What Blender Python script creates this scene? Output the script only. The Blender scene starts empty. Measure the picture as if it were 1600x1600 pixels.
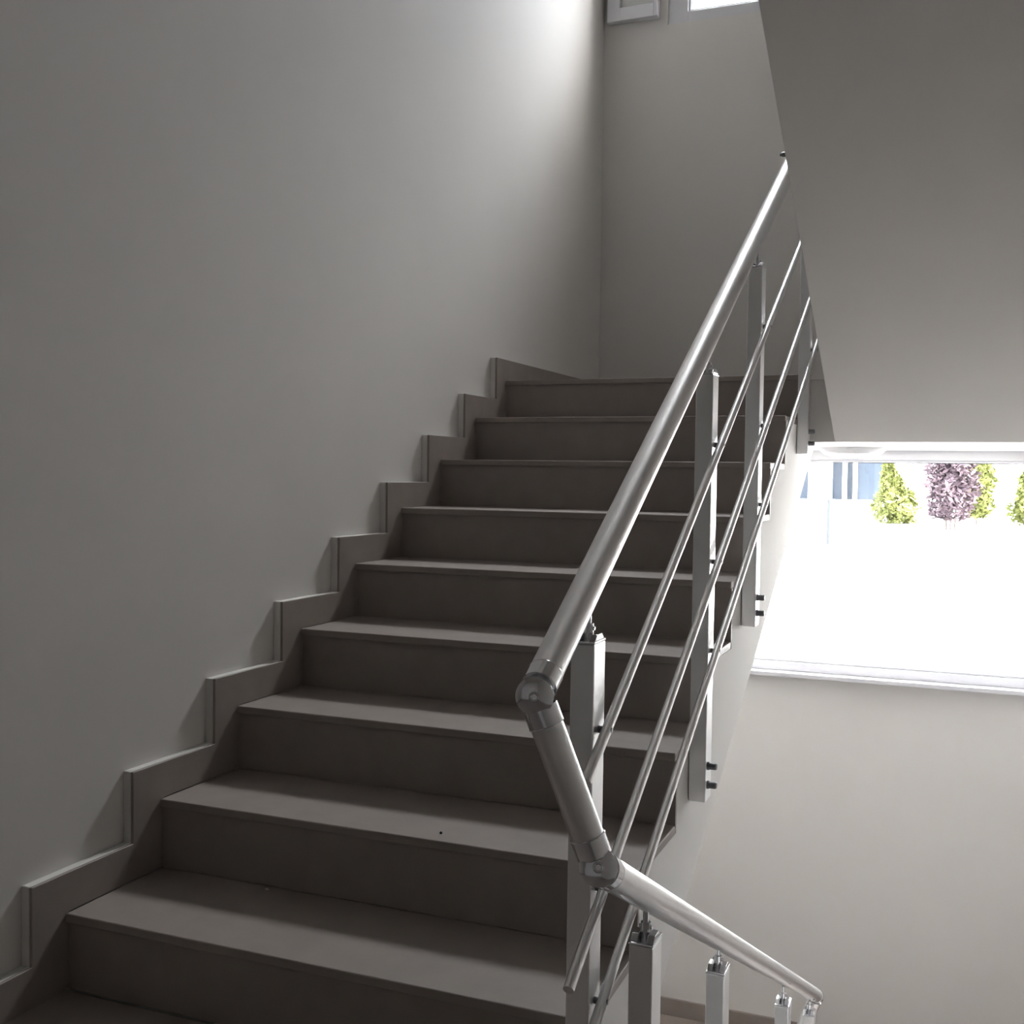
import bpy, bmesh, math, random
from mathutils import Vector, Matrix
from mathutils.geometry import tessellate_polygon

S = bpy.context.scene
COL = S.collection

# ------------------------------------------------------------------ camera
cam = bpy.data.cameras.new('camera')
cam_ob = bpy.data.objects.new('camera', cam)
COL.objects.link(cam_ob)
R_ = Vector((0.926, 0.378, 0.013)); F_ = Vector((-0.377, 0.926, -0.035)).normalized()
R_ = (R_ - F_ * R_.dot(F_)).normalized(); U_ = R_.cross(F_)
M_ = Matrix((R_, U_, -F_)).transposed().to_4x4()
M_.translation = Vector((1.752, -1.816, 0.947))
cam_ob.matrix_world = M_
cam.sensor_width = 36.0
cam.lens = 36.0 * 1747.25 / 1600.0
cam.clip_start = 0.05
cam.clip_end = 400
S.camera = cam_ob

# ------------------------------------------------------------------ sky, sun, exposure
world = bpy.data.worlds.new('sky')
S.world = world
world.use_nodes = True
wn = world.node_tree
wn.nodes.clear()
sky = wn.nodes.new('ShaderNodeTexSky')
sky.sky_type = 'NISHITA'
sky.sun_disc = False
sky.sun_elevation = math.radians(51)
sky.sun_rotation = math.radians(85)
sky.air_density = 1.0
sky.dust_density = 5.0
sky.ozone_density = 1.0
mixw = wn.nodes.new('ShaderNodeMixRGB')
mixw.inputs['Fac'].default_value = 0.55
mixw.inputs['Color2'].default_value = (5.6, 5.5, 5.45, 1)      # bright haze
bg = wn.nodes.new('ShaderNodeBackground')
bg.inputs['Strength'].default_value = 1.0
wo = wn.nodes.new('ShaderNodeOutputWorld')
wn.links.new(sky.outputs[0], mixw.inputs['Color1'])
# sky glow lobes added to light the left wall and treads: one high on the right, one straight over the yard (direction, tightness, brightness)
GLOW_LOBES = [((1.0, 1.25, 1.22), 60.0, 7.0), ((0.10, 0.69, 0.74), 40.0, 14.5)]
wtc = wn.nodes.new('ShaderNodeTexCoord')
wnm = wn.nodes.new('ShaderNodeVectorMath'); wnm.operation = 'NORMALIZE'
wn.links.new(wtc.outputs['Generated'], wnm.inputs[0])
last = mixw.outputs[0]
for dir_, pw, st_ in GLOW_LOBES:
    wdt = wn.nodes.new('ShaderNodeVectorMath'); wdt.operation = 'DOT_PRODUCT'
    wdt.inputs[1].default_value = Vector(dir_).normalized()
    wmx = wn.nodes.new('ShaderNodeMath'); wmx.operation = 'MAXIMUM'; wmx.inputs[1].default_value = 0.0
    wpw = wn.nodes.new('ShaderNodeMath'); wpw.operation = 'POWER'; wpw.inputs[1].default_value = pw
    wml = wn.nodes.new('ShaderNodeMath'); wml.operation = 'MULTIPLY'; wml.inputs[1].default_value = st_
    wad = wn.nodes.new('ShaderNodeVectorMath'); wad.operation = 'ADD'
    wn.links.new(wnm.outputs[0], wdt.inputs[0])
    wn.links.new(wdt.outputs['Value'], wmx.inputs[0]); wn.links.new(wmx.outputs[0], wpw.inputs[0])
    wn.links.new(wpw.outputs[0], wml.inputs[0])
    wn.links.new(last, wad.inputs[0]); wn.links.new(wml.outputs[0], wad.inputs[1])
    last = wad.outputs[0]
wn.links.new(last, bg.inputs['Color'])
wn.links.new(bg.outputs[0], wo.inputs['Surface'])

sun = bpy.data.lights.new('sun', 'SUN')
sun.energy = 5.0
sun.angle = math.radians(2.0)
sun.color = (1.0, 0.97, 0.93)
sun_ob = bpy.data.objects.new('sun', sun)
COL.objects.link(sun_ob)
sun_ob.rotation_euler = Vector((-0.62, 0.06, -0.78)).to_track_quat('-Z', 'Y').to_euler()
sun_ob.location = (10, -10, 20)

def portal(name, loc, sx, sz):
    L = bpy.data.lights.new(name, 'AREA')
    L.shape = 'RECTANGLE'; L.size = sx; L.size_y = sz
    L.energy = 1.0
    L.cycles.is_portal = True
    o = bpy.data.objects.new(name, L); COL.objects.link(o)
    o.location = loc
    o.rotation_euler = (math.radians(-90), 0, 0)      # facing -y, into the stairwell
    return o
portal('window_light_portal', (1.30, 4.12, 0.545), 2.0, 1.09)
portal('window_light_portal', (0.73, 4.12, 3.84), 0.86, 1.27)

vs = S.view_settings
vs.view_transform = 'Standard'; vs.look = 'None'; vs.gamma = 1.0
vs.use_curve_mapping = False
vs.exposure = 2.66
S.cycles.use_denoising = True
S.cycles.max_bounces = 14
S.cycles.diffuse_bounces = 9
S.cycles.glossy_bounces = 6
S.cycles.transparent_max_bounces = 12
S.cycles.sample_clamp_indirect = 8.0

# ------------------------------------------------------------------ materials
def mat(name, color, rough=0.6, metal=0.0, spec=0.5, vary=0.0, vscale=8.0, bump=0.0, bscale=200.0, detail=4.0, color2=None):
    m = bpy.data.materials.new(name)
    m.use_nodes = True
    nt = m.node_tree; b = nt.nodes['Principled BSDF']
    b.inputs['Roughness'].default_value = rough
    b.inputs['Metallic'].default_value = metal
    b.inputs['Specular IOR Level'].default_value = spec
    tc = nt.nodes.new('ShaderNodeTexCoord')
    n = nt.nodes.new('ShaderNodeTexNoise')
    n.inputs['Scale'].default_value = vscale
    n.inputs['Detail'].default_value = detail
    nt.links.new(tc.outputs['Object'], n.inputs['Vector'])
    cr = nt.nodes.new('ShaderNodeValToRGB')
    c = color
    c2 = color2 if color2 else tuple(x * (1 + vary) for x in c)
    cr.color_ramp.elements[0].position = 0.3
    cr.color_ramp.elements[1].position = 0.7
    cr.color_ramp.elements[0].color = (*[x * (1 - vary) for x in c], 1)
    cr.color_ramp.elements[1].color = (*c2, 1)
    nt.links.new(n.outputs['Fac'], cr.inputs['Fac'])
    nt.links.new(cr.outputs['Color'], b.inputs['Base Color'])
    if bump > 0:
        n2 = nt.nodes.new('ShaderNodeTexNoise'); n2.inputs['Scale'].default_value = bscale
        nt.links.new(tc.outputs['Object'], n2.inputs['Vector'])
        bp = nt.nodes.new('ShaderNodeBump'); bp.inputs['Strength'].default_value = bump
        bp.inputs['Distance'].default_value = 0.002
        nt.links.new(n2.outputs['Fac'], bp.inputs['Height'])
        nt.links.new(bp.outputs['Normal'], b.inputs['Normal'])
    return m

PAINT = mat('wall_paint', (0.65, 0.632, 0.613), 0.85, spec=0.2, vary=0.015, vscale=3, bump=0.12, bscale=90)
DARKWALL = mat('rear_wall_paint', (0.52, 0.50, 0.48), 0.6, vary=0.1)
TILE = mat('brown_grey_tile', (0.27, 0.232, 0.212), 0.5, spec=0.45, vary=0.06, vscale=14, bump=0.05, bscale=120)
STEEL = mat('brushed_aluminium', (0.72, 0.71, 0.71), 0.34, metal=1.0, vary=0.03, vscale=30)
POSTM = mat('satin_aluminium_post', (0.82, 0.82, 0.82), 0.40, metal=1.0, vary=0.02, vscale=20)
CHROME = mat('polished_chrome', (0.72, 0.72, 0.74), 0.12, metal=1.0, vary=0.02, vscale=20)
BOLTM = mat('dark_bolt_steel', (0.20, 0.20, 0.21), 0.45, metal=0.8, vary=0.1)
PVC = mat('white_pvc', (0.62, 0.62, 0.65), 0.35, vary=0.01)
GASKET = mat('dark_rubber', (0.03, 0.03, 0.03), 0.6, vary=0.1)
LAMPW = mat('white_lamp_plastic', (0.70, 0.70, 0.72), 0.3, vary=0.01)
GROUNDM = mat('pale_paving', (0.40, 0.40, 0.40), 0.9, vary=0.04, vscale=0.5)
NAVY = mat('blue_grey_cladding', (0.026, 0.033, 0.043), 0.8, spec=0.1, vary=0.06, vscale=1)
WHITEC = mat('white_column_paint', (0.75, 0.75, 0.77), 0.7, vary=0.02)
BOLLARD = mat('grey_pole_paint', (0.035, 0.038, 0.042), 0.7, spec=0.1, vary=0.05)
LEAFY = mat('yellow_green_leaves', (0.075, 0.085, 0.026), 0.8, spec=0.1, vary=0.3, vscale=6, color2=(0.15, 0.16, 0.05))
LEAFR = mat('purple_red_leaves', (0.050, 0.036, 0.042), 0.8, spec=0.1, vary=0.35, vscale=6, color2=(0.10, 0.072, 0.082))
BARK = mat('bark', (0.05, 0.035, 0.03), 0.9, vary=0.2, vscale=20)
CRUMB = mat('plaster_crumb', (0.6, 0.58, 0.52), 0.9, vary=0.1)
DARKC = mat('dark_grit', (0.03, 0.03, 0.03), 0.9, vary=0.1)

def glass():
    m = bpy.data.materials.new('window_glass'); m.use_nodes = True
    nt = m.node_tree; nt.nodes.clear()
    o = nt.nodes.new('ShaderNodeOutputMaterial'); mx = nt.nodes.new('ShaderNodeMixShader')
    t = nt.nodes.new('ShaderNodeBsdfTransparent'); t.inputs['Color'].default_value = (0.95, 0.965, 0.96, 1)
    g = nt.nodes.new('ShaderNodeBsdfGlossy'); g.inputs['Roughness'].default_value = 0.02
    lw = nt.nodes.new('ShaderNodeLayerWeight'); lw.inputs['Blend'].default_value = 0.5
    pw = nt.nodes.new('ShaderNodeMath'); pw.operation = 'POWER'; pw.inputs[1].default_value = 5.0
    f = nt.nodes.new('ShaderNodeMath'); f.operation = 'MULTIPLY_ADD'; f.inputs[1].default_value = 0.96; f.inputs[2].default_value = 0.04
    nt.links.new(lw.outputs['Facing'], pw.inputs[0]); nt.links.new(pw.outputs[0], f.inputs[0])
    nt.links.new(f.outputs[0], mx.inputs[0]); nt.links.new(t.outputs[0], mx.inputs[1])
    nt.links.new(g.outputs[0], mx.inputs[2]); nt.links.new(mx.outputs[0], o.inputs['Surface'])
    return m
GLASS = glass()

# ------------------------------------------------------------------ mesh helpers
def box(bm, x0, x1, y0, y1, z0, z1):
    g = bmesh.ops.create_cube(bm, size=1.0)
    vv = g['verts']
    for v in vv:
        v.co = Vector(((x0 + x1) / 2 + v.co.x * (x1 - x0), (y0 + y1) / 2 + v.co.y * (y1 - y0), (z0 + z1) / 2 + v.co.z * (z1 - z0)))
    return vv

def cyl(bm, a, b, r, n=20, r2=None):
    a = Vector(a); b = Vector(b); d = b - a
    g = bmesh.ops.create_cone(bm, cap_ends=True, segments=n, radius1=r, radius2=r if r2 is None else r2, depth=d.length)
    M = Matrix.Translation((a + b) / 2) @ d.to_track_quat('Z', 'Y').to_matrix().to_4x4()
    bmesh.ops.transform(bm, matrix=M, verts=g['verts'])
    return g['verts']

def sphere(bm, c, r, n=24):
    g = bmesh.ops.create_uvsphere(bm, u_segments=n, v_segments=n // 2, radius=r)
    bmesh.ops.translate(bm, vec=Vector(c), verts=g['verts'])
    return g['verts']

def torus(bm, c, axis, R, r, n=28, k=10):
    q = Vector(axis).to_track_quat('Z', 'Y').to_matrix()
    rings = []
    for i in range(n):
        a = 2 * math.pi * i / n
        ring = []
        for j in range(k):
            b = 2 * math.pi * j / k
            p = Vector(((R + r * math.cos(b)) * math.cos(a), (R + r * math.cos(b)) * math.sin(a), r * math.sin(b)))
            ring.append(bm.verts.new(q @ p + Vector(c)))
        rings.append(ring)
    for i in range(n):
        for j in range(k):
            bm.faces.new((rings[i][j], rings[(i + 1) % n][j], rings[(i + 1) % n][(j + 1) % k], rings[i][(j + 1) % k]))

def lathe(bm, c, prof, n=40):
    """profile of (radius, z) around the vertical through c"""
    rings = []
    for (r, z) in prof:
        if r < 1e-6:
            rings.append([bm.verts.new((c[0], c[1], c[2] + z))])
        else:
            rings.append([bm.verts.new((c[0] + r * math.cos(2 * math.pi * i / n), c[1] + r * math.sin(2 * math.pi * i / n), c[2] + z)) for i in range(n)])
    for A, B in zip(rings, rings[1:]):
        for i in range(n):
            j = (i + 1) % n
            if len(A) == 1 and len(B) > 1: bm.faces.new((A[0], B[i], B[j]))
            elif len(B) == 1 and len(A) > 1: bm.faces.new((A[i], B[0], A[j]))
            else: bm.faces.new((A[i], B[i], B[j], A[j]))

def prism(bm, pts, x0, x1):
    """polygon in the y-z plane pushed along x"""
    A = [bm.verts.new((x0, y, z)) for y, z in pts]
    B = [bm.verts.new((x1, y, z)) for y, z in pts]
    n = len(pts)
    for t in tessellate_polygon([[Vector((y, z, 0)) for y, z in pts]]):
        bm.faces.new([A[i] for i in t]); bm.faces.new([B[i] for i in t])
    for i in range(n):
        j = (i + 1) % n
        bm.faces.new((A[i], B[i], B[j], A[j]))

def obj(name, bm, m, parent=None, smooth=False, bevel=0.0, segs=2):
    bmesh.ops.recalc_face_normals(bm, faces=bm.faces)
    me = bpy.data.meshes.new(name); bm.to_mesh(me); bm.free()
    me.materials.append(m)
    o = bpy.data.objects.new(name, me); COL.objects.link(o)
    if smooth:
        me.shade_smooth()
        me.set_sharp_from_angle(angle=math.radians(40))
    if bevel > 0:
        md = o.modifiers.new('bevel', 'BEVEL'); md.width = bevel; md.segments = segs
        md.limit_method = 'ANGLE'; md.angle_limit = math.radians(40)
    if parent is not None:
        o.parent = parent
        o.matrix_parent_inverse = parent.matrix_world.inverted()
    return o

def thing(name, label, cat, loc=(0, 0, 0), group=None):
    o = bpy.data.objects.new(name, None); COL.objects.link(o)
    o.empty_display_size = 0.1
    o.location = loc
    o.matrix_world = Matrix.Translation(Vector(loc))
    o['label'] = label; o['category'] = cat
    if group: o['group'] = group
    return o

def tag(o, label, cat, group=None):
    o['label'] = label; o['category'] = cat
    if group: o['group'] = group
    return o

def struct(name, bm, m, parent=None, **k):
    o = obj(name, bm, m, parent, **k)
    if parent is None: o['kind'] = 'structure'
    return o

# ------------------------------------------------------------------ measured layout (metres)
H = 0.1652; D = 0.30; W = 1.167            # riser, tread, width of the flight
XU = 1.30; XR = 2.47                       # inner side of the second flight, right wall
YB = 3.73; YF = -3.30                      # back wall, wall behind the camera
ZL = -H                                    # landing the camera stands on
ZT = 8 * H                                 # landing at the top of the flight
ZB = ZL - 10 * H                           # half landing at the foot of the lower flight
ZU = ZT + 10 * H                           # floor above
ZC = 5.0
UND = 1.075                                # underside of the upper half landing
XW = -0.030

# ------------------------------------------------------------------ room shell
bm = bmesh.new(); box(bm, XW - 0.25, XW, YF - 0.25, YB, -3.6, ZC); struct('wall_left', bm, PAINT)
bm = bmesh.new(); box(bm, XR, XR + 0.25, YF - 0.25, YB, -3.6, ZC); struct('wall_right', bm, PAINT)
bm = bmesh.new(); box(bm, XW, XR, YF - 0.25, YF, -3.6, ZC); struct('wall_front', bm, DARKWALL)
# back wall with two openings
W1 = (0.30, 2.30, 0.0, 1.09)               # lower window opening  x0 x1 z0 z1
W2 = (0.30, 1.16, 3.20, 4.48)              # upper window opening
def wall_holes(bm, x0, x1, z0, z1, holes, y0, y1):
    xs = sorted({x0, x1, *[h[0] for h in holes], *[h[1] for h in holes]})
    zs = sorted({z0, z1, *[h[2] for h in holes], *[h[3] for h in holes]})
    for a, b in zip(zs, zs[1:]):
        run = None
        for c, d in list(zip(xs, xs[1:])) + [(None, None)]:
            hole = c is None or any(h[0] <= c and d <= h[1] and h[2] <= a and b <= h[3] for h in holes)
            if not hole: run = (run[0] if run else c, d)
            elif run:
                box(bm, run[0], run[1], y0, y1, a, b); run = None
bm = bmesh.new()
wall_holes(bm, XW - 0.25, XR + 0.25, -3.6, ZC, [W1, W2], YB, YB + 0.36)
bmesh.ops.remove_doubles(bm, verts=bm.verts, dist=1e-5)
struct('wall_back', bm, PAINT)
bm = bmesh.new(); box(bm, XW - 0.25, XR + 0.25, YF - 0.25, YB + 0.36, ZC, ZC + 0.2); struct('ceiling', bm, PAINT)
bm = bmesh.new(); box(bm, XW - 0.25, XR + 0.25, YF - 0.25, YB + 0.3, -3.8, -3.6); struct('floor_basement', bm, TILE)
bm = bmesh.new(); box(bm, XW, XR, YF, 0.0, ZL - 0.245, ZL); struct('floor', bm, TILE)
bm = bmesh.new(); box(bm, XW, XR, 2.7, YB, ZB - 0.2, ZB); struct('floor_lower_landing', bm, TILE)
bm = bmesh.new(); box(bm, XW, XR, YF, -0.30, ZU - 0.25, ZU); struct('floor_above', bm, PAINT)
# upper half landing: plastered slab, tiled on top
bm = bmesh.new(); prism(bm, [(2.422, ZT - 0.02), (2.422, UND), (YB, UND), (YB, ZT - 0.02)], XW, XR)
struct('floor_upper_landing', bm, PAINT)
bm = bmesh.new(); prism(bm, [(2.40, ZT - 0.02), (YB, ZT - 0.02), (YB, ZT), (2.40, ZT)], W + 0.002, XR)
struct('trim_1', bm, PAINT)

# baseboards
bm = bmesh.new()
T = 0.085
pts = [(YF, ZL), (YF, ZL + T), (-0.09, ZL + T)]
for i in range(9):
    pts += [(i * D - 0.09, i * H + T)]
    pts += [((i + 1) * D - 0.09, i * H + T)] if i < 8 else [(YB, i * H + T)]
pts += [(YB, ZT)]
for i in range(8, -1, -1):
    pts += [(i * D + 0.012, i * H)]
    pts += [(i * D + 0.012, (i - 1) * H)]
prism(bm, pts, -0.008, 0.0)
struct('baseboard_left', bm, TILE, bevel=0.0010, segs=1)
bm = bmesh.new(); prism(bm, pts, XW, -0.0085)          # pale plaster bed the tiles are set on
struct('trim_2', bm, PAINT, bevel=0.0015, segs=1)
bm = bmesh.new()
box(bm, 0.0, XR, YB - 0.015, YB, ZT, ZT + T)
box(bm, XW, XR, YB - 0.015, YB, ZB, ZB + T)
struct('baseboard_back', bm, TILE)

# ------------------------------------------------------------------ windows
def window(name, o, glass_box, y, rail):
    x0, x1, z0, z1 = o
    gx0, gx1, gz0, gz1 = glass_box
    w = bpy.data.objects.new(name, None); COL.objects.link(w)
    w.location = ((x0 + x1) / 2, y, z0); w.matrix_world = Matrix.Translation(w.location)
    w['kind'] = 'structure'
    bm = bmesh.new()
    box(bm, x0, gx0, y, y + 0.07, z0, z1); box(bm, gx1, x1, y, y + 0.07, z0, z1)
    box(bm, gx0, gx1, y, y + 0.07, z0, gz0); box(bm, gx0, gx1, y, y + 0.07, gz1, z1)
    # glazing bead, a little proud of the glass
    e = 0.012
    box(bm, gx0, gx0 + e, y + 0.012, y + 0.055, gz0, gz1); box(bm, gx1 - e, gx1, y + 0.012, y + 0.055, gz0, gz1)
    box(bm, gx0 + e, gx1 - e, y + 0.012, y + 0.055, gz0, gz0 + e); box(bm, gx0 + e, gx1 - e, y + 0.012, y + 0.055, gz1 - e, gz1)
    fr = obj('window_frame', bm, PVC, w, bevel=0.002, segs=1)
    bm = bmesh.new()
    g = 0.003
    a0, a1, c0, c1 = gx0 + e, gx1 - e, gz0 + e, gz1 - e
    box(bm, a0, a1, y + 0.022, y + 0.030, c0, c0 + g); box(bm, a0, a1, y + 0.022, y + 0.030, c1 - g, c1)
    box(bm, a0, a0 + g, y + 0.022, y + 0.030, c0 + g, c1 - g); box(bm, a1 - g, a1, y + 0.022, y + 0.030, c0 + g, c1 - g)
    gk = obj('gasket', bm, GASKET, w)
    bm = bmesh.new(); box(bm, a0, a1, y + 0.030, y + 0.036, c0, c1)
    obj('pane', bm, GLASS, w)
    return w
w1 = window('window_1', W1, (0.37, 2.23, 0.042, 1.030), YB - 0.012, 0.05)
bm = bmesh.new(); box(bm, 0.27, 2.33, YB - 0.075, YB - 0.001, -0.022, 0.0)
obj('window_sill', bm, PVC, w1, bevel=0.004)
w2 = window('window_2', W2, (0.40, 1.08, 3.262, 4.40), YB + 0.02, 0.05)
# narrow casement folded back flat against the wall beside the upper window
bm = bmesh.new()
sx0, sx1, sz0, sz1 = 0.0, 0.262, 3.232, 4.44
y0, y1 = YB - 0.055, YB - 0.005
f = 0.065
box(bm, sx0, sx0 + f, y0, y1, sz0, sz1); box(bm, sx1 - 0.02, sx1, y0, y1, sz0, sz1)
box(bm, sx0 + f, sx1 - 0.02, y0, y1, sz0, sz0 + f); box(bm, sx0 + f, sx1 - 0.02, y0, y1, sz1 - f, sz1)
sash = obj('open_sash', bm, PVC, w2, bevel=0.002, segs=1)
bm = bmesh.new(); box(bm, sx0 + f, sx1 - 0.02, y0 + 0.02, y0 + 0.026, sz0 + f, sz1 - f)
obj('sash_pane', bm, GLASS, sash)
bm = bmesh.new()
for z in (3.40, 4.25): cyl(bm, (0.278, YB - 0.010, z), (0.278, YB - 0.010, z + 0.09), 0.008, 12)
obj('hinge', bm, CHROME, sash, smooth=True)

# ------------------------------------------------------------------ the flight in front of the camera
st = thing('staircase', 'flight of matt brown-grey tiled steps rising beside the left wall to the half landing', 'staircase', (W / 2, 0, ZL))
bm = bmesh.new()
pts = [(0.022, ZL - 0.245)]
for i in range(9):
    pts += [(i * D + 0.022, ZL if i == 0 else (i - 1) * H - 0.02)] if i > 0 else []
    pts += [(i * D + 0.022, i * H - 0.02)]
pts += [(2.42, ZT - 0.02), (2.42, UND - 0.0), (2.905, UND), (0.08, 0.37 + 0.515 * (0.08 - 1.541))]
bmp = [(0.022, ZL - 0.245 + 0.02)] + pts[1:]
prism(bm, bmp, 0.001, W - 0.001)
obj('stair_body', bm, PAINT, st)['label'] = 'white painted concrete side and underside of the flight'
for i in range(9):
    bm = bmesh.new()
    yb = (i + 1) * D + 0.010 if i < 8 else YB - 0.016
    box(bm, 0.001, W, i * D, yb, i * H - 0.02, i * H)
    obj('tread', bm, TILE, st, bevel=0.003, segs=2)
    bm = bmesh.new()
    box(bm, 0.001, W, i * D + 0.010, i * D + 0.022, (i - 1) * H + (0.0 if i else 0.0), i * H - 0.02)
    obj('riser', bm, TILE, st)

# ------------------------------------------------------------------ the flight going down behind the railing
lo = thing('lower_staircase', 'flight of steps going down to the lower half landing under the big window', 'staircase', (1.9, 0, ZL))
bm = bmesh.new()
pts = [(0.001, ZL)]
for k in range(1, 10):
    pts += [((k - 1) * D + 0.30, ZL - (k - 1) * H) if k > 1 else (0.30, ZL), (0.30 + (k - 1) * D, ZL - k * H)]
pts += [(0.30 + 8 * D + 0.0, ZL - 9 * H), (2.699, ZL - 9 * H), (2.699, ZB - 0.2), (2.45, ZB - 0.2), (0.001, ZL - 0.245)]
q = []
for p_ in pts:
    if not q or (abs(p_[0] - q[-1][0]) + abs(p_[1] - q[-1][1])) > 1e-6: q.append(p_)
prism(bm, q, XU, XR - 0.001)
obj('stair_body', bm, PAINT, lo)
for k in range(0, 10):
    bm = bmesh.new()
    y_ = k * D
    z_ = ZL - k * H
    if k > 0 and k < 9:
        box(bm, XU, XR - 0.001, y_, y_ + 0.30, z_, z_ + 0.012)
    if 0 < k:
        pass
    if len(bm.verts): obj('tread', bm, TILE, lo)
    else: bm.free()

# ------------------------------------------------------------------ the flight overhead
up = thing('upper_staircase', 'sloping white painted underside of the next flight overhead at the right', 'staircase', (1.9, 2.4, ZT))
bm = bmesh.new()
pts = [(2.421, UND), (2.40, UND)]
def soff(y): return UND + 0.533 * (2.4 - y)
pts += [(-0.295, soff(-0.295))]
y = 2.40; z = ZT
top = [(2.421, ZT + 0.0)]
for k in range(10):
    top += [(2.40 - k * D, ZT + k * H), (2.40 - k * D, ZT + (k + 1) * H)]
top += [(-0.295, ZT + 10 * H)]
prism(bm, pts + top[::-1], XU, XR - 0.001)
obj('stair_body', bm, PAINT, up, bevel=0.004)
# small dark anchor bolt on its side face
bm = bmesh.new(); cyl(bm, (XU - 0.024, 1.215, 1.797), (XU + 0.01, 1.215, 1.797), 0.0065, 6)
cyl(bm, (XU - 0.03, 1.215, 1.797), (XU - 0.022, 1.215, 1.797), 0.0045, 10)
obj('anchor_bolt', bm, BOLTM, up)['label'] = 'small dark bolt on the side edge'

# ------------------------------------------------------------------ ceiling lamp under the half landing
bm = bmesh.new()
lathe(bm, (1.288, 3.20, UND), [(0.0, -0.046), (0.045, -0.0445), (0.085, -0.039), (0.115, -0.030), (0.128, -0.020), (0.130, -0.012)][::-1] + [], 48)
lm = thing('ceiling_lamp', 'shallow round white lamp under the half landing before the big window', 'lamp', (1.288, 3.20, UND))
obj('lamp_shade', bm, LAMPW, lm, smooth=True)
bm = bmesh.new(); lathe(bm, (1.288, 3.20, UND), [(0.0, -0.014), (0.136, -0.014), (0.138, -0.010), (0.138, -0.0005), (0.0, -0.0005)], 48)
obj('lamp_base', bm, LAMPW, lm, smooth=True)

# ------------------------------------------------------------------ railing
ra = thing('metal_railing', 'brushed silver metal stair railing with round handrail, flat posts and three thin crossbars', 'railing', (1.19, -0.1, ZL))
ra['label'] = 'brushed silver metal stair railing with round handrail, box posts and three thin crossbars'
RX = 1.190; BX = 1.2215
rail_z = lambda y: 0.654 + 0.5791 * (y + 0.327)
LX = 1.280
low_z = lambda y: 0.392 - 0.5094 * (y + 0.286)
rr = 0.0250

def tube(a, b, r, name, m, parent, n=32):
    bm = bmesh.new(); cyl(bm, a, b, r, n)
    return obj(name, bm, m, parent, smooth=True)

J1 = Vector((RX, -0.338, 0.633)); J2 = Vector((LX, -0.312, 0.389))
dirU = Vector((0, 1, 0.5791)).normalized(); dirL = Vector((0, 1, -0.5094)).normalized(); dirC = (J2 - J1).normalized()
eU = Vector((RX, 2.52, rail_z(2.52)))
eL = Vector((LX, 2.40, low_z(2.40)))
h1 = tube(J1 + dirU * 0.020, eU, rr, 'handrail', STEEL, ra); h1['label'] = 'thick round handrail rising with the steps'
h2 = tube(J2 + dirL * 0.016, eL, rr, 'handrail', STEEL, ra); h2['label'] = 'thick round handrail going down to the right'
h3 = tube(J1 + dirC * 0.042, J2 - dirC * 0.040, rr - 0.001, 'connecting_rail', STEEL, ra); h3['label'] = 'short tube joining the two handrails'

def joint(c, d1, d2, face):
    """swivel elbow: ball, a collar on each arm, socket screw in the cheek"""
    bm = bmesh.new()
    sphere(bm, c, 0.0262, 32)
    for d in (d1, d2):
        cyl(bm, c + d * 0.018, c + d * 0.046, 0.0258, 40)
        torus(bm, c + d * 0.046, d, 0.0250, 0.0013, 40, 8)
    o = obj('ball_joint', bm, CHROME, ra, smooth=True)
    f = Vector(face).normalized()
    bm = bmesh.new()
    torus(bm, c + f * 0.0272, f, 0.0060, 0.0018, 24, 8)
    cyl(bm, c + f * 0.020, c + f * 0.0268, 0.0048, 6)
    obj('socket_screw', bm, CHROME, o, smooth=True)
    bm = bmesh.new()
    cyl(bm, c + f * 0.004, c + f * 0.0205, 0.0272, 40); cyl(bm, c + f * 0.0205, c + f * 0.0262, 0.0272, 40, 0.0200)
    obj('cheek_disc', bm, CHROME, o, smooth=True)
    return o
camv = Vector((1.752, -1.816, 0.947))
joint(J1, dirU, dirC, Vector((0.45, -1.48, 0.05)))
joint(J2, -dirC, dirL, Vector((0.40, -1.40, 0.45)))
# end of the lower handrail: elbow turning away
J3 = eL + dirL * 0.018
bm = bmesh.new(); sphere(bm, J3, 0.0255, 28); cyl(bm, eL - dirL * 0.03, J3, 0.0255, 32)
torus(bm, eL - dirL * 0.03, dirL, 0.0245, 0.002, 32, 8)
o = obj('ball_joint', bm, CHROME, ra, smooth=True)
J4 = J3 + Vector((-0.09, 0.0, -0.24))
dd = (J4 - J3).normalized()
bm = bmesh.new(); cyl(bm, J3 + dd * 0.02, J4, rr - 0.001, 28)
obj('connecting_rail', bm, STEEL, ra, smooth=True)

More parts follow.
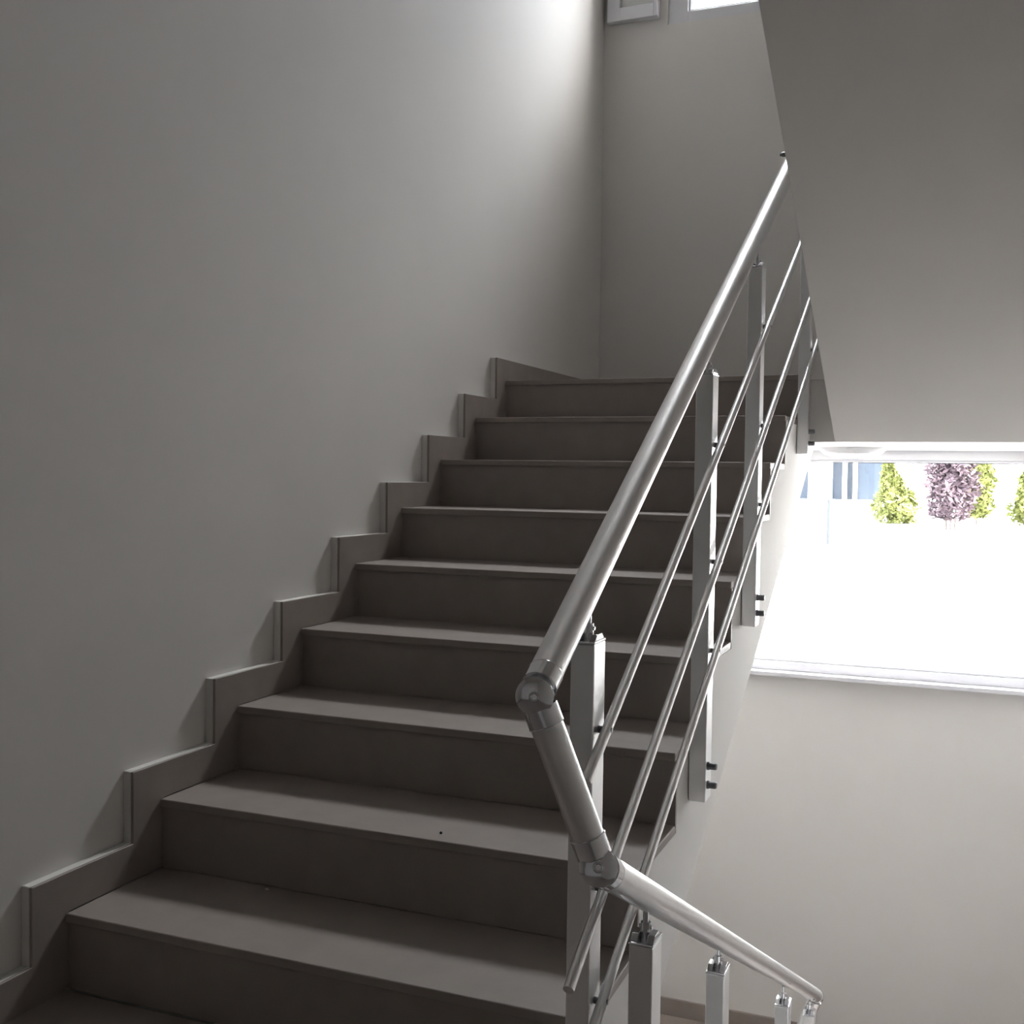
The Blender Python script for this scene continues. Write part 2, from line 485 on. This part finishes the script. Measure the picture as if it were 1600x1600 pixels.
def post(x0, yf, ztop, zbot, ztr, slope_dir, side, rail_x):
    """box post: x0..x0+.04, yf..yf+.06; side=+1 bolts stick out at +x"""
    x1 = x0 + 0.040; y1 = yf + 0.060
    bm = bmesh.new(); box(bm, x0, x1, yf, y1, zbot, ztop)
    p = obj('post', bm, POSTM, ra, bevel=0.0025, segs=2)
    # cap with upturned cheeks
    bm = bmesh.new()
    box(bm, x0 - 0.0005, x1 + 0.0005, yf - 0.0005, y1 + 0.0005, ztop, ztop + 0.004)
    cx = (x0 + x1) / 2; cy = (yf + y1) / 2
    for sx in (-1, 1):
        vs_ = box(bm, cx + sx * 0.0135 - 0.006, cx + sx * 0.0135 + 0.006, cy - 0.024, cy + 0.024, ztop + 0.004, ztop + 0.014)
        for v in vs_:
            if v.co.z > ztop + 0.010: v.co.y = cy + (v.co.y - cy) * 0.55
    obj('post_cap', bm, CHROME, p, bevel=0.0012, segs=2)
    # pin, swivel fork and saddle under the handrail
    zr = ztr(cy) - rr * 1.14
    bm = bmesh.new()
    cyl(bm, (cx, cy, ztop + 0.003), (cx, cy, ztop + 0.030), 0.0085, 18)
    cyl(bm, (cx, cy, ztop + 0.028), (cx, cy, max(zr - 0.006, ztop + 0.034)), 0.0048, 14)
    cyl(bm, (cx - 0.011, cy, ztop + 0.022), (cx + 0.011, cy, ztop + 0.022), 0.0035, 12)
    d = slope_dir
    # saddle: curved plate hugging the tube
    c0 = Vector((rail_x, cy, ztr(cy)))
    side_v = Vector((1, 0, 0)); dn = d.cross(side_v).normalized()
    if dn.z > 0: dn = -dn
    A = []
    for s in (-0.028, 0.028):
        for rad in (rr + 0.0004, rr + 0.0034):
            A.append([bm.verts.new(c0 + d * s + (dn * math.cos(t) + side_v * math.sin(t)) * rad) for t in [(-0.75 + 1.5 * i / 10) for i in range(11)]])
    for i in range(10):
        bm.faces.new((A[0][i], A[0][i + 1], A[2][i + 1], A[2][i]))
        bm.faces.new((A[1][i], A[1][i + 1], A[3][i + 1], A[3][i]))
        bm.faces.new((A[0][i], A[0][i + 1], A[1][i + 1], A[1][i]))
        bm.faces.new((A[2][i], A[2][i + 1], A[3][i + 1], A[3][i]))
    for i in (0, 10):
        bm.faces.new((A[0][i], A[1][i], A[3][i], A[2][i]))
    obj('support_pin', bm, CHROME, p, smooth=True)
    # two bolts into the side of the flight
    xo = x1 if side > 0 else x0
    for zb in (zbot + 0.038, zbot + 0.082):
        bm = bmesh.new()
        cyl(bm, (xo, cy - 0.012, zb), (xo + side * 0.004, cy - 0.012, zb), 0.0095, 20)
        cyl(bm, (xo + side * 0.003, cy - 0.012, zb), (xo + side * 0.019, cy - 0.012, zb), 0.0082, 12)
        cyl(bm, (xo + side * 0.019, cy - 0.012, zb), (xo + side * 0.022, cy - 0.012, zb), 0.0082, 12, 0.0062)
        obj('bolt', bm, BOLTM, p)['label'] = 'dark hexagonal bolt'
    return p

POSTS_U = [(-0.125, 0.675, -0.30), (0.728, 1.178, 0.190), (1.345, 1.530, 0.522), (2.372, 2.118, 1.030)]
for yf, zt, zb in POSTS_U:
    post(1.168, yf, zt, zb, rail_z, dirU, 1, RX)
POSTS_L = [(-0.078, 0.182, -0.375), (0.526, -0.116, -0.70), (1.515, -0.625, -1.21), (2.165, -0.948, -1.53)]
for yf, zt, zb in POSTS_L:
    post(1.2595, yf, zt, zb, low_z, dirL, -1, LX)

# crossbars beside the posts, toward the stairwell
def bar(x, ya, za, yb, zb):
    a = Vector((x, ya, za)); b = Vector((x, yb, zb))
    return tube(a, b, 0.0088, 'crossbar', STEEL, ra, 16)
bars = [(-0.200, 0.474, 2.56, 2.039), (-0.266, 0.180, 2.56, 1.745), (-0.220, 0.022, 2.56, 1.494)]
for b_ in bars: bar(BX, *b_)
for i, dz in enumerate((0.256, 0.51, 0.72)):
    if i == 0 or True:
        bar(1.2475, -0.02, low_z(-0.02) - dz, 2.35, low_z(2.35) - dz)
# clips where bars meet the posts
def clip(x, y, z, sx):
    bm = bmesh.new(); cyl(bm, (x - sx * 0.014, y, z), (x, y, z), 0.006, 12)
    cyl(bm, (x, y, z), (x + sx * 0.0095, y, z), 0.0045, 10)
    return obj('bar_clip', bm, BOLTM, ra)
for (ya, za, yb, zb) in bars:
    s = (zb - za) / (yb - ya)
    for yf, zt, zbot in POSTS_U:
        yc = yf + 0.03
        z = za + s * (yc - ya)
        if zbot < z < zt: clip(BX, yc, z, 1)

# ------------------------------------------------------------------ crumbs on the treads
bm = bmesh.new(); g = bmesh.ops.create_icosphere(bm, subdivisions=1, radius=0.0035)
bmesh.ops.translate(bm, vec=(0.716, 0.345, H + 0.002), verts=bm.verts)
tag(obj('grit_crumb', bm, DARKC), 'tiny dark crumb lying on the front edge of the second tread', 'crumb')
bm = bmesh.new(); g = bmesh.ops.create_icosphere(bm, subdivisions=1, radius=0.0042)
bmesh.ops.scale(bm, vec=(1.4, 1, 0.7), verts=bm.verts)
bmesh.ops.translate(bm, vec=(0.312, 0.285, 0.002), verts=bm.verts)
tag(obj('plaster_crumb', bm, CRUMB), 'tiny pale crumb lying at the back of the lowest tread', 'crumb')

# ------------------------------------------------------------------ outside
GZ = -0.40
bm = bmesh.new(); box(bm, -60, 60, YB + 0.361, 140, GZ - 0.2, GZ); o = struct('ground', bm, GROUNDM)

bl = thing('building', 'low blue-grey building with white columns across the paving, seen through the big window', 'building', (-4.5, 50, GZ))
bm = bmesh.new(); box(bm, -7.5, -1.55, 50, 56, GZ + 0.35, GZ + 4.2); obj('building_wall', bm, NAVY, bl)
bm = bmesh.new(); box(bm, -7.5, -1.5, 49.2, 56, GZ, GZ + 0.35); obj('building_plinth', bm, WHITEC, bl)
bm = bmesh.new(); box(bm, -7.8, -1.2, 48.8, 56.3, GZ + 4.2, GZ + 4.6); obj('building_roof', bm, WHITEC, bl)
for x0, x1, l in ((-4.85, -3.85, 0), (-3.38, -3.22, 0.0), (-2.93, -2.78, 0.0)):
    bm = bmesh.new(); box(bm, x0, x1, 49.4, 49.9, GZ + 0.35, GZ + 4.2)
    obj('column', bm, WHITEC, bl)

bo = bmesh.new(); cyl(bo, (-0.80, 21.3, GZ), (-0.80, 21.3, GZ + 0.86), 0.05, 16)
b_ = thing('bollard', 'thin grey bollard pole standing on the bright paving outside the window', 'bollard', (-0.8, 21.3, GZ))
obj('pole', bo, BOLLARD, b_, smooth=True)
bo = bmesh.new(); cyl(bo, (-0.80, 21.3, GZ + 0.86), (-0.80, 21.3, GZ + 0.90), 0.058, 16)
obj('pole_cap', bo, BOLLARD, b_, smooth=True)

def shrub(name, label, x, y, h, rad, m, seed, shape, trunk, low=0.0, lean=0.0):
    rnd = random.Random(seed)
    t = thing(name, label, 'shrub', (x, y, GZ), 'shrubs outside the big window')
    bm = bmesh.new()
    n = 3300
    for _ in range(n):
        u = rnd.random() ** 0.8
        rmax = rad * shape(u)
        a = rnd.random() * 2 * math.pi
        lump = 1 + 0.28 * math.sin(3 * a + 9 * u + seed) + 0.15 * math.sin(7 * a - 15 * u)
        r = rmax * lump * (0.35 + 0.65 * rnd.random() ** 0.5)
        c = Vector((x + r * math.cos(a) + lean * u, y + r * math.sin(a), GZ + low + u * (h - low)))
        s = 0.05 + 0.05 * rnd.random()
        e1 = Vector((rnd.uniform(-1, 1), rnd.uniform(-1, 1), rnd.uniform(-0.6, 1))).normalized() * s * 1.5
        e2 = e1.cross(Vector((rnd.uniform(-1, 1), rnd.uniform(-1, 1), rnd.uniform(-1, 1)))).normalized() * s * 0.55
        bm.faces.new([bm.verts.new(c - e1), bm.verts.new(c + e2), bm.verts.new(c + e1), bm.verts.new(c - e2)])
    obj('foliage', bm, m, t)
    bm = bmesh.new()
    for k in range(trunk):
        a = 2 * math.pi * k / max(trunk, 1)
        off = 0.0 if trunk == 1 else 0.10
        cyl(bm, (x + off * math.cos(a), y + off * math.sin(a), GZ), (x + lean * 0.7 + 2.2 * off * math.cos(a), y + 2.2 * off * math.sin(a), GZ + h * 0.75), 0.022, 8, 0.008)
    obj('trunk', bm, BARK, t)
    return t
cone = lambda u: (0.75 + 0.9 * u if u < 0.22 else 0.95 * (1 - u) ** 1.3 / 0.72 + 0.04)
egg = lambda u: 1.15 * math.sin(math.pi * min(1, (u * 0.92 + 0.08))) ** 0.6 * (1 - 0.45 * u)
shrub('conifer_shrub', 'yellow-green pointed shrub just right of the blue-grey building outside', -0.10, 33.0, 2.0, 0.66, LEAFY, 3, cone, 1, 0.02, -0.38)
shrub('plum_shrub', 'purple-red leaved shrub on thin stems between the yellow-green shrubs outside', 1.35, 30.0, 2.7, 0.62, LEAFR, 5, egg, 4, 0.25)
shrub('broom_shrub', 'yellow-green shrub half hidden behind the purple-red one outside', 2.00, 33.0, 2.3, 0.45, LEAFY, 8, egg, 1, 0.25)
shrub('leafy_shrub', 'yellow-green shrub cut by the right edge of the photo outside', 3.55, 34.0, 2.3, 0.68, LEAFY, 11, cone, 1, 0.02)
